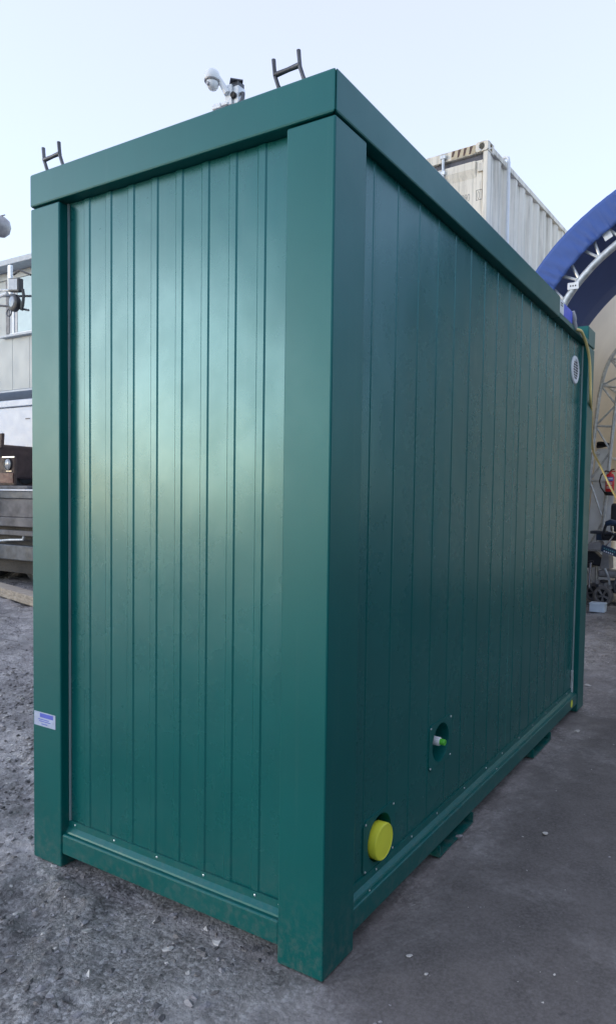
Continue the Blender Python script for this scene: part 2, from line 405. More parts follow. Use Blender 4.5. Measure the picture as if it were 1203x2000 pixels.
panel('y', RC, 1, -W+PW-.05, -PW+.05, ZP0, ZP1, [-1.1015+.1157*k for k in range(8)], .031)
SEAM = 1.665
panel('x', -RC, -1, PW-.05, SEAM-.002, ZP0, ZP1, [.284+.159*k for k in range(9)], 0)
panel('x', -RC, -1, SEAM+.002, L-PW+.05, ZP0, ZP1, [1.745+.15*k for k in range(8)], 0)
panel('y', L-RC, -1, -W+PW-.05, -PW+.05, ZP0, ZP1, [-1.1015+.1157*k for k in range(8)], .031)
panel('x', -W+RC, 1, PW-.05, L-PW+.05, ZP0, ZP1, [.284+.159*k for k in range(17)], 0)
B(-.0435, -.0412, SEAM-.002, SEAM+.002, .175, 2.48).build('panel_joint', 'joint', cabin)
# light edge strips where panel meets post
B(-W+PW+.002, -W+PW+.0055, .033, .0405, .170, 2.476).build('edge_strip', 'seal', cabin)
B(-.0405, -.031, L-PW-.012, L-PW-.007, .21, 2.476).build('edge_strip', 'seal', cabin)  # far post trim; pale colour stands in for light on the post's inner return
B(-.0405, -.025, L-PW-.045, L-PW-.022, .135, .29).build('edge_strip', 'galv', cabin, bev=.003)
# screws: one mesh, shared
sm = MB().lathe([(.0042, 0), (.004, .0015), (.002, .0026), (0, .003)], (0, 0, 0), (0, -1, 0), 8).mesh('screw')
sm.materials.append(MAT['screw'])
smx = MB().lathe([(.0042, 0), (.004, .0015), (.002, .0026), (0, .003)], (0, 0, 0), (1, 0, 0), 8).mesh('screw')
smx.materials.append(MAT['screw'])
def screw(me, p, parent=cabin):
    o = bpy.data.objects.new('screw', me); COL.objects.link(o); o.parent = parent; o.location = p
for x in (-1.165, -.945, -.725, -.505, -.285, -.188): screw(sm, (x, .0335, .159))
for i, y in enumerate((.2, .36, .62, .84, 1.12, 1.38, 1.6, 1.86, 2.1, 2.36, 2.6, 2.84)): screw(smx, (-.0337, y, .159))
for y in (.285, 1.47): screw(smx, (-.014, y, .1275))
# lifting hooks on the roof
def hook(cx):
    for s in (-1, 1):
        x = cx+s*.046
        MB().tube([(x+.028, .05, 2.592), (x+.022, .047, 2.606), (x+.006, .043, 2.635), (x-.004, .04, 2.665), (x-.008, .04, 2.695), (x-.010, .04, 2.714)], [.0085, .0072, .0062, .0062, .0062, .0066], 10).build('lifting_hook', 'darksteel', cabin, smooth=True)
    MB().tube([(cx-.052, .04, 2.668), (cx, .04, 2.670), (cx+.042, .04, 2.672)], [.008, .0066, .008], 10).build('lifting_hook', 'darksteel', cabin, smooth=True)
hook(-.196); hook(-1.296)
# service plates in the long wall
def ring_plate(name, yc, zc, hw, hh, r):
    """square plate with a round hole, 4 mm proud of the panel"""
    n = 32; m = MB(); xo, xi = -.0375, -.0425; out = []; inn = []
    for k in range(n):
        a = 2*math.pi*(k+.5)/n; c, s = math.cos(a), math.sin(a); t = 1/max(abs(c), abs(s))
        out.append((yc+c*t*hw, zc+s*t*hh)); inn.append((yc+c*r*hw/max(hw, hh), zc+s*r))
    V = [(xo, y, z) for y, z in out]+[(xo, y, z) for y, z in inn]+[(xi, y, z) for y, z in out]
    F = []
    for k in range(n):
        q = (k+1) % n; F += [(k, q, n+q, n+k), (2*n+k, 2*n+q, q, k)]
    m.add(V, F); o = m.build(name, 'green', cabin)
    cup = MB(); prof = [(r, .0), (r*.98, -.006), (r*.93, -.055), (r*.55, -.062), (0, -.062)]
    cup.lathe(prof, (-.0377, yc, zc), (1, 0, 0), 32, False); cb = cup.build('recess_cup', 'green', o, smooth=True)
    cb.scale = (1, 1, 1)
    for sy in (-1, 1):
        for sz in (-1, 1): screw(smx, (-.0375, yc+sy*hw*.87, zc+sz*hh*.87))
    return o
def bore(ob, yc, zc, r):
    """cut a round hole into a wall panel of the long side"""
    cu = MB().lathe([(r, 0), (r, .3)], (-.25, yc, zc), (1, 0, 0), 32).build('cutter', 'green')
    md = ob.modifiers.new('bore', 'BOOLEAN'); md.operation = 'DIFFERENCE'; md.object = cu; md.solver = 'EXACT'
    bpy.context.view_layer.update()
    me = bpy.data.meshes.new_from_object(ob.evaluated_get(bpy.context.evaluated_depsgraph_get()))
    ob.modifiers.clear(); ob.data = me
    bpy.data.objects.remove(cu)
long1 = [o for o in cabin.children if o.name.startswith('wall_panel') and abs(o.data.vertices[0].co.x+RC) < .003 and min(v.co.y for v in o.data.vertices) < .5][0]
PIPE = (.387, .258); TAP = (.871, .440)
bore(long1, *PIPE, .083); bore(long1, *TAP, .081)
ring_plate('service_plate', *PIPE, .108, .092, .08)
ring_plate('service_plate', *TAP, .108, .092, .078)
cap = MB().lathe([(.052, -.05), (.052, -.012), (.0615, -.012), (.0622, .022), (.0605, .0265), (.057, .028), (.056, .0262), (0, .0262)], (-.046, PIPE[0], PIPE[1]-.012), (1, 0, 0), 40).build('pipe_cap', 'yellow', cabin, smooth=True)
cap['label'] = 'yellow plastic waste pipe cap'
tp = MB().lathe([(.012, -.03), (.012, -.01), (.019, -.008), (.0195, .004), (.0175, .008), (.0175, .03), (.0155, .034), (0, .034)], (-.0725, TAP[0]-.002, TAP[1]+.002), (1, 0, 0), 20).build('water_inlet', 'white', cabin, smooth=True)
MB().lathe([(.0125, 0), (.0125, .018), (.011, .022), (.0045, .0222), (.004, .019), (0, .019)], (-.039, TAP[0]-.002, TAP[1]+.002), (1, 0, 0), 18).build('inlet_plug', 'limegreen', tp, smooth=True)
# round vent grille near the far post
VY, VZ, VR = 2.812, 2.283, .09
vent = MB().lathe([(VR, -.004), (VR, .004), (VR*.95, .009), (VR*.74, .0095), (VR*.72, .004), (0, .004)], (-.041, VY, VZ), (1, 0, 0), 40).build('vent_grille', 'white', cabin, smooth=True)
for k in range(7):
    z = VZ+(k-3)*.0165; w = math.sqrt(max(0, (VR*.7)**2-(z-VZ)**2))
    for s in (-1, 1):
        B(-.0372, -.0356, VY+s*(.004+w)/2-(w-.006)/2, VY+s*(.004+w)/2+(w-.006)/2, z-.0052, z+.0052).build('vent_slot', 'ink', vent)
# yellow ground sticker at the foot of the far post, delivery label on the left post
MB().lathe([(.026, 0), (.026, .0012), (0, .0013)], (-.0035, 2.86, .092), (1, 0, 0), 20).build('round_sticker', 'yellow', cabin)
lab = B(-1.361, -1.232, -.0012, -.0002, .524, .578).build('label', 'labelwhite', cabin)
B(-1.325, -1.245, -.0018, -.0014, .558, .574).build('label_print', 'labelblue', lab)
for z, x0, x1 in ((.550, -1.335, -1.27), (.543, -1.33, -1.26), (.533, -1.315, -1.28)):
    B(x0, x1, -.0018, -.0014, z-.0015, z+.0015).build('label_print', 'labelblue', lab)
# power inlet in the roof edge: recess, blue socket housing, label plate, plug
B(-.2, -.195, GAP0, GAP1, zf+.03, 2.588).build('inlet_recess', 'green', cabin)
B(-.195, -.079, GAP0, GAP1, 2.488, 2.494).build('inlet_recess', 'green', cabin)
B(-.198, -.002, GAP1-.008, GAP1-.001, zf+.031, H).build('inlet_recess', 'green', cabin)
sk_ = B(-.19, -.004, GAP0+.10, GAP0+.30, zf+.034, 2.592).build('power_inlet', 'blueplastic', cabin, bev=.006)
B(-.012, -.003, GAP0+.003, GAP0+.097, zf+.036, 2.594).build('inlet_label', 'white', sk_)
for z in (2.575, 2.562): B(-.0028, -.0022, GAP0+.03, GAP0+.07, z-.003, z+.003).build('label_print', 'ink', sk_)
MB().lathe([(.02, -.02), (.023, 0), (.022, .03), (.016, .045), (.015, .075), (.009, .09)], (-.012, GAP0+.315, 2.575), (.2, .45, -1), 16).build('plug', 'domegrey', sk_, smooth=True)
B(-.1, -.01, GAP0+.3005, GAP0+.325, zf+.04, 2.575).build('socket_flap', 'blackplastic', sk_, bev=.004)
# forklift pockets under the rail
for y0, y1 in ((.80, 1.145), (2.02, 2.36)):
    m = MB(); x0, x1 = -W+.02, .002
    m.box(x0, x1, y0, y1, .003, .009); m.box(x0, x1, y0, y0+.006, .0092, .049); m.box(x0, x1, y1-.006, y1, .0092, .049)
    m.box(x0+.1, -.14, y0+.0062, y1-.0062, .0093, .047)
    m.build('forklift_pocket', 'green', cabin)

# ------------------------------------------------------------------ stones
ico = bmesh.new(); bmesh.ops.create_icosphere(ico, subdivisions=1, radius=1)
IV = np.array([v.co[:] for v in ico.verts]); IF = [[v.index for v in f.verts] for f in ico.faces]; ico.free()
ic2 = bmesh.new(); bmesh.ops.create_icosphere(ic2, subdivisions=2, radius=1)
IV2 = np.array([v.co[:] for v in ic2.verts]); IF2 = [[v.index for v in f.verts] for f in ic2.faces]; ic2.free()
def stone(x, y, s, mat, label, flat=.55, rot=0, elong=1.4):
    v = IV2*(1+.18*rng.standard_normal((len(IV2), 1))*.6)
    v = v+.22*np.sin(v[:, [1, 2, 0]]*2.3+rng.random(3)*6)
    v = v*np.array([elong, 1, flat])*s
    c, sn = math.cos(rot), math.sin(rot); v[:, :2] = v[:, :2] @ np.array([[c, sn], [-sn, c]])
    v[:, 2] -= v[:, 2].min()+s*.08
    me = bpy.data.meshes.new('stone'); me.from_pydata(v.tolist(), [], IF2); me.materials.append(MAT[mat])
    for p in me.polygons: p.use_smooth = True
    o = bpy.data.objects.new('stone', me); COL.objects.link(o); o.location = (x, y, float(ground_h(x, y)))
    md = o.modifiers.new('sub', 'SUBSURF'); md.levels = 1; md.render_levels = 1
    return tag(o, label, 'stone')
stone(.306, 1.215, .0105, 'stone_pale', 'pale pebble alone on the open tarmac right of the cabin', .7, .5)
stone(.098, 2.61, .013, 'stone_pale', 'pale stone on the tarmac near the far fork pocket', .6, 1.0)
stone(-.10, 3.735, .016, 'stone_pale', 'small stone lying just beyond the far corner post', .45, .2, 1.8)
stone(.165, .235, .0075, 'stone_pale', 'pale chip of stone by the near corner post foot', .4, .3)
stone(.243, .19, .0055, 'stone_pale', 'little pale stone at the bottom edge near the post foot', .4, .9)
stone(.0, .99, .014, 'stone_grey', 'grey stone lodged in the near fork pocket', .7, .4)

def pebbles(name, pts, sizes, mats, label):
    V = []; F = []; k = 0; mi = []
    for (x, y), s in zip(pts, sizes):
        v = (IV+.28*rng.standard_normal(IV.shape))*np.array([1.25, .95, .6])*s
        a = rng.random()*6.28; c, sn = math.cos(a), math.sin(a); v[:, :2] = v[:, :2] @ np.array([[c, sn], [-sn, c]])
        v += np.array([x, y, 0]); V.append(v); F += [[i+k for i in f] for f in IF]; mi += [int(rng.integers(len(mats)))]*len(IF); k += len(IV)
    V = np.concatenate(V); P = np.repeat(np.asarray(pts), len(IV), 0)
    V[:, 2] += ground_h(P[:, 0], P[:, 1])
    me = bpy.data.meshes.new(name); me.from_pydata(V.tolist(), [], F)
    for m in mats: me.materials.append(MAT[m])
    me.polygons.foreach_set('material_index', mi)
    o = bpy.data.objects.new(name, me); COL.objects.link(o); o['kind'] = 'stuff'; return tag(o, label, 'gravel')
pts = []; sz = []
for _ in range(24000):
    u = rng.random()
    if u < .6: x = -rng.random()**.8*4.6-.15; y = -.95+rng.random()*2.6-.25*(-x)*.0
    else: x = -1.6-rng.random()*8; y = rng.random()*5.5-.3
    if x > -1.4 and y > .03: continue
    pts.append((x, y)); sz.append(.002+.0115*rng.random()**3)
pebbles('gravel', pts, sz, ['stone_grey', 'stone_dark', 'stone_mud', 'stone_mud', 'stone_grey', 'stone_dark', 'stone_pale'], 'loose grey gravel strewn over the rough ground left of the cabin')
pts = []; sz = []
for _ in range(420):
    x = .03+rng.random()*1.1; y = -.3+rng.random()*7
    pts.append((x-.12*max(0, y-2), y)); sz.append(.0013+.0035*rng.random()**4)
pebbles('grit', pts, sz, ['stone_grey', 'stone_pale'], 'scattered pale grit on the tarmac right of the cabin')

# ------------------------------------------------------------------ white shipping containers, stacked
CL, CWd, CH = 6.06, 2.438, 2.896
def text_mesh(s, size, squeeze=.56):
    cu = bpy.data.curves.new('t', 'FONT'); cu.body = s; cu.size = size; cu.extrude = .0008; cu.offset = -.004*size/.135
    o = bpy.data.objects.new('t', cu); COL.objects.link(o); bpy.context.view_layer.update()
    me = bpy.data.meshes.new_from_object(o.evaluated_get(bpy.context.evaluated_depsgraph_get())); bpy.data.objects.remove(o)
    for v in me.vertices: v.co.x *= squeeze
    return me
def casting(t, x, y, z):
    """corner casting: a hollow block with an oval hole in the end face and the side face"""
    m = MB(); w, d, h = .17, .178, .118
    sx = -1 if x == 0 else 1; sy = 1 if y == 0 else -1
    def plate_x(yp, th):      # plate in xz plane with an oval hole
        n = 20; o_, i_ = [], []
        for k in range(n):
            a = 2*math.pi*(k+.5)/n; c, s = math.cos(a), math.sin(a); tt = 1/max(abs(c)/(w/2), abs(s)/(h/2))
            o_.append((c*tt, s*tt)); i_.append((c*.036, s*.043))
        cx = x+sx*w/2; cz = z+h/2
        V = [(cx+a, yp, cz+b) for a, b in o_]+[(cx+a, yp, cz+b) for a, b in i_]+[(cx+a, yp+th, cz+b) for a, b in o_]+[(cx+a, yp+th, cz+b) for a, b in i_]
        F = []
        for k in range(n):
            q = (k+1) % n; F += [(k, q, n+q, n+k), (2*n+k, 3*n+k, 3*n+q, 2*n+q), (k, 2*n+k, 2*n+q, q), (n+k, n+q, 3*n+q, 3*n+k)]
        m.add(V, F)
    plate_x(y, sy*.016)
    xs = sorted((x, x+sx*w)); ys = sorted((y+sy*.0165, y+sy*d))
    m.box(xs[0], xs[1], ys[0], ys[1], z, z+.014); m.box(xs[0], xs[1], ys[0], ys[1], z+h-.014, z+h)
    m.box(x, x+sx*.014, ys[0], ys[0]+.05 if sy > 0 else ys[1], z+.0142, z+h-.0142)
    if sy > 0: m.box(x, x+sx*.014, ys[1]-.05, ys[1], z+.0142, z+h-.0142)
    else: m.box(x, x+sx*.014, ys[0], ys[0]+.05, z+.0142, z+h-.0142)
    return m.build('corner_casting', 'cwhite', t, local=True, bev=.006)
def shipping_container(loc, label, full):
    t = thing('shipping_container', label, 'container', loc, 'stacked white shipping containers', R(-3))
    def P(m, name, mat, bev=0, parent=None): return m.build(name, mat, parent or t, local=True, bev=bev)
    for x in (0, -CWd):
        for y in (0, CL):
            casting(t, x, y, CH-.118); casting(t, x, y, 0)
    for x0 in (-.12, -CWd+.004):
        q0, q1 = (-.068, -.004) if x0 > -1 else (-CWd+.004, -CWd+.068)
        P(B(q0, q1, .006, .1, .12, CH-.12), 'corner_post', 'cwhite', .012)
        P(B(x0, x0+.116, CL-.1, CL-.006, .12, CH-.12), 'corner_post', 'cwhite', .012)
        P(B(x0+.04, x0+.112, .18, CL-.18, CH-.085, CH-.014), 'top_rail', 'cwhite', .008)
        P(B(x0+.02, x0+.112, .18, CL-.18, .012, .15), 'bottom_rail', 'cwhite', .008)
    hd = P(B(-CWd+.172, -.172, .01, .1, CH-.125, CH-.012), 'door_header', 'cwhite', .006)
    P(B(-CWd+.125, -.125, .014, .09, .02, .16), 'door_sill', 'cwhite', .006)
    # corrugated sides
    for x, s in ((-.022, -1), (-CWd+.022, 1)):
        prof = []; y = .1
        while y < CL-.28:
            prof += [(y, 0), (y+.072, 0), (y+.14, .036), (y+.21, .036)]; y += .278
        prof += [(y, 0), (CL-.1, 0)]
        poly = [(x+s*d, yy, .14) for yy, d in prof]+[(x+s*(d+.01), yy, .14) for yy, d in reversed(prof)]
        P(MB().prism(poly, (0, 0, 0), (0, 0, CH-.075-.14)), 'side_wall', 'cwhite')
    P(B(-CWd+.14, -.14, .18, CL-.18, CH-.05, CH-.03), 'roof', 'cwhite')
    P(B(-CWd+.13, -.13, CL-.07, CL-.04, .15, CH-.12), 'end_wall', 'cwhite')
    # doors: gasket strip, stepped panels, lock rods, hinges
    P(B(-CWd+.070, -.070, .05, .062, .17, CH-.13), 'door_gasket', 'cgasket')
    for x0, x1 in ((-1.212, -.079), (-CWd+.079, -1.226)):
        d = P(B(x0, x1, .026, .048, .19, CH-.205), 'door', 'cwhite', .006)
        w0, w1 = x0+.085, x1-.085
        P(B(w0, w1, -.004, .0255, CH-.305, CH-.215), 'door_panel', 'cwhite', .0015, d)
        P(MB().prism([(w0, -.004, CH-.3055), (w0, .0255, CH-.3055), (w0, .0255, CH-.405)], (0, 0, 0), (w1-w0, 0, 0)), 'door_panel', 'cwhite', 0, d)
        P(B(x0+.02, x1-.02, .0215, .0255, CH-1.15, CH-.46), 'door_panel', 'cwhite', .0015, d)
        P(B(x0+.02, x1-.02, .0215, .0255, .22, CH-1.25), 'door_panel', 'cwhite', .0015, d)
        for k, fx in enumerate((.42, .84)):
            x = x0+(x1-x0)*fx if x1 > -1 else x0+(x1-x0)*(1-fx)
            if x1 > -1: x = -.60 if k == 0 else -1.08
            rod = P(MB().tube([(x, -.012, .08), (x, -.012, CH-.06)], .019, 12), 'lock_rod', 'galv', 0, t)
            for z in (CH-.075, CH-.27, 1.4, .5):
                P(B(x-.035, x+.035, -.034, .0212 if .2 < z < CH-.2 else .0095, z-.024, z+.024), 'rod_bracket', 'galv', .006, rod)
            P(B(x-.055, x-.036, -.03, .0212, CH-.33, CH-.24), 'rod_bracket', 'galv', .004, rod)
        for z in (CH-.30, 2.0, 1.3, .5):
            hx = -.125 if x1 > -1 else -CWd+.08
            P(B(hx-.012, hx+.06, .004, .0212, z-.05, z+.05), 'hinge', 'cwhite', .006, d)
    # yellow-brown hazard stripes at the ends of the header
    for x0 in (-.50, -CWd+.172):
        hz = P(B(x0, x0+.325, .007, .0092, CH-.118, CH-.02), 'hazard_plate', 'hazard', 0, hd)
        for k in range(4):
            a = x0+.015+k*.08; zb = CH-.112 if k else CH-.09
            P(MB().prism([(a, .0065, CH-.022), (a+.04, .0065, CH-.022), (a+.012, .0065, zb), (a-.012 if a-.012 > x0 else x0+.001, .0065, zb)], (0, 0, 0), (0, -.0008, 0)), 'hazard_stripe', 'hazardbrown', 0, hz)
    if full:
        # number on the door: ... 290 and a boxed check digit 0
        for s, x, z in (('290', -.350, 2.225), ('0', -.141, 2.225)):
            me = text_mesh(s, .135); me.materials.append(MAT['ink'])
            o = bpy.data.objects.new('number', me); COL.objects.link(o); o.parent = t
            o.rotation_euler = (R(90), 0, 0); o.location = (x, .0205, z)
        fr = MB()
        x0, x1, z0, z1 = -.155, -.075, 2.212, 2.335
        fr.box(x0, x1, .0203, .0211, z0, z0+.005).box(x0, x1, .0203, .0211, z1-.005, z1)
        fr.box(x0, x0+.005, .0203, .0211, z0+.0051, z1-.0051).box(x1-.005, x1, .0203, .0211, z0+.0051, z1-.0051)
        P(fr, 'number_box', 'ink')
    return t
CX, CY = -2.026, 6.176
shipping_container((CX, CY, 0), 'white shipping container at ground level, lower one behind the cabin', False)
shipping_container((CX, CY, CH), 'weathered white shipping container raised high behind the cabin, numbered doors', True)
def cpt(x, y, z):
    c, s = math.cos(R(-3)), math.sin(R(-3)); return (CX+x*c-y*s, CY+x*s+y*c, CH+z)
hose = MB().tube([cpt(.03, .62, 0.2), cpt(.028, .60, 1.2), cpt(.026, .585, 2.0), cpt(.026, .575, 2.6), cpt(.03, .57, CH-.05), cpt(.02, .568, CH+.02), cpt(-.02, .566, CH+.035), cpt(-.08, .565, CH+.02), cpt(-.3, .56, CH-.006)], .022, 12).build('drain_hose', 'white', smooth=True, org=cpt(.03, .6, 0))
tag(hose, 'white hose hung over the top edge of the raised container', 'hose')

# ------------------------------------------------------------------ arched storage tent
half = [(-1.62, 0), (-1.56, 1.0), (-1.49, 2.0), (-1.44, 2.7), (-1.385, 3.25), (-1.29, 3.65), (-1.13, 3.92), (-.887, 4.19), (-.63, 4.395), (-.367, 4.56), (0, 4.745), (.45, 4.905), (.95, 4.965)]
AX = .95
def spline(pts, n):
    pts = [Vector((p[0], 0, p[1])) for p in pts]; out = []
    for i in range(len(pts)-1):
        p0, p1, p2, p3 = pts[max(i-1, 0)], pts[i], pts[i+1], pts[min(i+2, len(pts)-1)]
        for k in range(n):
            t = k/n; out.append(.5*((2*p1)+(p2-p0)*t+(2*p0-5*p1+4*p2-p3)*t*t+(3*p1-p0-3*p2+p3)*t**3))
    return out+[pts[-1]]
hp = spline(half, 5)
prof = hp+[Vector((2*AX-p.x, 0, p.z)) for p in reversed(hp[:-1])]
def inset(d):
    out = []
    for i, p in enumerate(prof):
        t = (prof[min(i+1, len(prof)-1)]-prof[max(i-1, 0)]).normalized(); out.append(p+Vector((t.z, 0, -t.x))*d)
    return out
YT0, YT1, YT2 = 5.5, 7.85, 16.0
tent = thing('storage_tent', 'arched storage tent with blue front cover and galvanised truss frame behind the cabin', 'tent', (AX, YT0, 0))
def cover(y0, y1, mat, n, off=0):
    m = MB(); q = inset(off); V = []; F = []
    for j in range(n+1):
        y = y0+(y1-y0)*j/n; sag = .035*math.sin(math.pi*(j/n)) if n > 1 else 0
        for i, p in enumerate(inset(off+sag)): V.append((p.x, y, max(0, p.z)))
    k = len(prof)
    for j in range(n):
        for i in range(k-1): F.append((j*k+i, j*k+i+1, (j+1)*k+i+1, (j+1)*k+i))
    o = m.add(V, F).build('tent_cover', mat, tent, smooth=True)
    if mat != 'cream': md = o.modifiers.new('thick', 'SOLIDIFY'); md.thickness = .008
    return o
cover(YT0, YT1, 'bluefab', 6)
cover(YT1+.004, YT2, 'cream', 14)
# valance: blue band hanging over the front truss, creased
m = MB(); V = []; F = []; rows = 9
io = inset(-.012); ii = inset(.285); cols = []
for a in range(len(io)-1):
    for s in range(4): cols.append((a+s/4))
def lerp(l, t): i = int(t); return l[i].lerp(l[min(i+1, len(l)-1)], t-i)
for c_i, t in enumerate(cols):
    o_, i_ = lerp(io, t), lerp(ii, t)
    for r0 in range(rows):
        w = r0/(rows-1); p = o_.lerp(i_, w)
        dy = .006*math.sin(c_i*1.9+3*w)*math.sin(c_i*.37)*(.2+w)+.007*math.sin(c_i*.83+1.7*math.sin(c_i*.21)-4*w)*(.3+w)
        V.append((p.x, YT0-.03+dy, max(.002, p.z)))
for c_i in range(len(cols)-1):
    for r0 in range(rows-1):
        a = c_i*rows+r0; F.append((a, a+1, a+rows+1, a+rows))
vo = m.add(V, F).build('valance', 'bluefab', tent, smooth=True)
md = vo.modifiers.new('thick', 'SOLIDIFY'); md.thickness = .006
def arch_tube(d, y, r, name='arch_tube'):
    return MB().tube([(p.x, y, p.z) for p in inset(d) if p.z > -.01], r, 10).build(name, 'galv', tent, smooth=True)
def lattice(y, d0, d1, step, r, start=0):
    a, b = inset(d0), inset(d1); i = start; k = 0
    while i+step < len(a)-1:
        if k % 2 == 0: p, q = b[i], a[i+step]
        else: p, q = a[i], b[i+step]
        MB().tube([(p.x, y, max(p.z, .02)), (q.x, y, max(q.z, .02))], r, 8).build('brace', 'galv', tent, smooth=True)
        i += step; k += 1
arch_tube(.05, YT0+.05, .03); arch_tube(.43, YT0+.05, .038)
a, b = inset(.05), inset(.43); i = 2
while i < len(a)-3:                                  # V braces of the front truss
    for j in (i-2, i+2):
        p, q = b[i], a[j]
        MB().tube([(p.x, YT0+.05, p.z), (q.x, YT0+.05, max(q.z, .02))], .017, 8).build('brace', 'galv', tent, smooth=True)
    i += 5
for yt in (9.5, 12.7):
    arch_tube(.05, yt, .03); arch_tube(.33, yt, .03); lattice(yt, .05, .33, 3, .016)
    a, b = inset(.05), inset(.33)
    for i in range(3, len(a)-3, 6):
        MB().tube([(a[i].x, yt, a[i].z), (b[i].x, yt, b[i].z)], .018, 8).build('brace', 'galv', tent, smooth=True)
for i in (12, 22, 33, 46, 60):
    for q in (i, len(prof)-1-i):
        p = inset(.06)[q]
        MB().tube([(p.x, 9.45 if i > 20 else YT0+.1, p.z-.03), (p.x, YT2-.05, p.z-.03)], .024, 8).build('purlin', 'galv', tent, smooth=True)
# end wall
bp = inset(.01); n = len(bp)
m = MB().add([(p.x, YT2-.02, max(0, p.z)) for p in bp]+[(p.x, YT2-.012, max(0, p.z)) for p in bp], [tuple(range(n)), tuple(range(2*n-1, n-1, -1))]+[(i, n+i, n+i+1, i+1) for i in range(n-1)])
m.build('end_wall', 'cream', tent)
# white tags tied to the front arch tube
def tagplate(x, z, w, h, ang, dots):
    c, s = math.cos(ang), math.sin(ang)
    def pt(u, v, y): return (x+u*c-v*s, y, z+u*s+v*c)
    y = YT0+.005
    o = MB().prism([pt(-w/2, -h/2, y), pt(w/2, -h/2, y), pt(w/2, h/2, y), pt(-w/2, h/2, y)], (0, 0, 0), (0, .004, 0)).build('tag', 'white', tent, bev=.001)
    for k in range(dots):
        u = (k-(dots-1)/2)*w*.22
        MB().prism([pt(u-.007, -.008, y-.0012), pt(u+.007, -.008, y-.0012), pt(u+.007, .008, y-.0012), pt(u-.007, .008, y-.0012)], (0, 0, 0), (0, .0008, 0)).build('tag_mark', 'ink', o)
tagplate(-.775, 3.69, .115, .07, 0, 3); tagplate(-.452, 4.165, .085, .12, R(28), 0)

# ------------------------------------------------------------------ things inside the tent
def wheel(parent, c, ax, r, w, spokes, tyre='dusttyre', rim='alloy', name='wheel'):
    """tyre, five double spokes, rim and hub"""
    c = Vector(c); ax = Vector(ax).normalized()
    ty = MB().lathe([(r*.72, -w*.46), (r*.86, -w*.5), (r*.96, -w*.42), (r, -w*.2), (r, w*.2), (r*.96, w*.42), (r*.86, w*.5), (r*.72, w*.46), (r*.70, 0), (r*.72, -w*.46)], c, ax, 28).build(name, tyre, parent, smooth=True)
    MB().lathe([(r*.715, -w*.47), (r*.64, -w*.44), (r*.62, w*.3), (r*.715, w*.47), (r*.715, -w*.47)], c, ax, 28).build('rim', rim, ty, smooth=True)
    MB().lathe([(0, -w*.40), (r*.13, -w*.40), (r*.17, -w*.3), (r*.17, w*.3), (0, w*.3)], c, ax, 16).build('hub', rim, ty, smooth=True)
    MB().lathe([(0, -w*.06), (r*.66, -w*.05), (r*.66, w*.05), (0, w*.06)], c, ax, 20).build('wheel_disc', 'blackplastic', ty)
    ref = Vector((0, 0, 1)); a1 = ax.cross(ref).normalized(); a2 = ax.cross(a1)
    for k in range(spokes):
        for d in (-.13, .13):
            t0 = 2*math.pi*k/spokes+d*1.5+.3; t1 = 2*math.pi*k/spokes+d+.3
            p = c-ax*w*.33+(a1*math.cos(t0)+a2*math.sin(t0))*r*.12; q = c-ax*w*.36+(a1*math.cos(t1)+a2*math.sin(t1))*r*.66
            MB().tube([p, q], [r*.05, r*.058], 6).build('spoke', rim, ty, smooth=True)
    return ty
sc = thing('mobility_scooter', 'dusty grey mobility scooter with five-spoke wheel parked inside the tent', 'scooter', (-.85, 8.5, 0))
ax = (.25, 1, 0)
wheel(sc, (-.895, 8.12, .143), ax, .142, .085, 5)
wheel(sc, (-1.09, 8.42, .143), ax, .142, .085, 5)
wheel(sc, (-.40, 8.25, .143), ax, .142, .085, 5)
wheel(sc, (-.60, 9.15, .143), ax, .142, .085, 5)
B(-1.06, -.5, 8.22, 9.1, .17, .235).build('chassis', 'blackplastic', sc, bev=.03, seg=3)
B(-1.02, -.62, 8.16, 8.5, .235, .33).build('motor_cover', 'darksteel', sc, bev=.02)
B(-.985, -.66, 8.12, 8.42, .40, .50).build('battery_box', 'alloy', sc, bev=.03, seg=3)
for (x, z) in ((-.93, .285), (-.86, .30), (-.80, .27), (-.98, .33)): MB().lathe([(0, -.04), (.03, -.04), (.034, .02), (.02, .04), (0, .04)], (x, 8.13, z), (0, 1, 0), 12).build('motor_part', 'alloy', sc, smooth=True)
MB().tube([(-.885, 8.1, .53), (-.85, 8.1, .46), (-.825, 8.12, .38), (-.815, 8.14, .24)], .017, 10).build('frame_tube', 'galv', sc, smooth=True)
MB().tube([(-.73, 8.1, .20), (-.76, 8.12, .30), (-.70, 8.14, .46), (-.70, 8.2, .7)], .017, 10).build('frame_tube', 'darksteel', sc, smooth=True)
MB().tube([(-.97, 8.15, .34), (-.90, 8.12, .36), (-.82, 8.15, .345), (-.7, 8.16, .36)], .012, 8).build('frame_tube', 'blackplastic', sc, smooth=True)
MB().tube([(-1.085, 8.12, .60), (-1.09, 8.12, .45), (-1.098, 8.13, .25)], .016, 10).build('front_fork', 'chrome', sc, smooth=True)
MB().tube([(-1.12, 8.12, .60), (-1.05, 8.12, .62)], .018, 8).build('fork_crown', 'blackplastic', sc, smooth=True)
MB().prism([(-1.0, 8.3, .5), (-.86, 8.3, .5), (-.88, 8.3, .80), (-.96, 8.3, .80)], (0, 0, 0), (0, .3, 0)).build('seat_post_cover', 'cushion', sc, bev=.01)
st = B(-.965, -.45, 8.15, 8.65, .92, 1.02).build('seat', 'blackplastic', sc, bev=.04, seg=3)
B(-.93, -.45, 8.58, 8.68, 1.03, 1.45).build('backrest', 'blackplastic', sc, bev=.04, seg=3)
MB().prism([(-.94, 8.06, .775), (-.73, 8.06, .70), (-.715, 8.06, .80), (-.925, 8.06, .87)], (0, 0, 0), (0, .02, 0)).build('battery_panel', 'darkblue', sc, bev=.004)
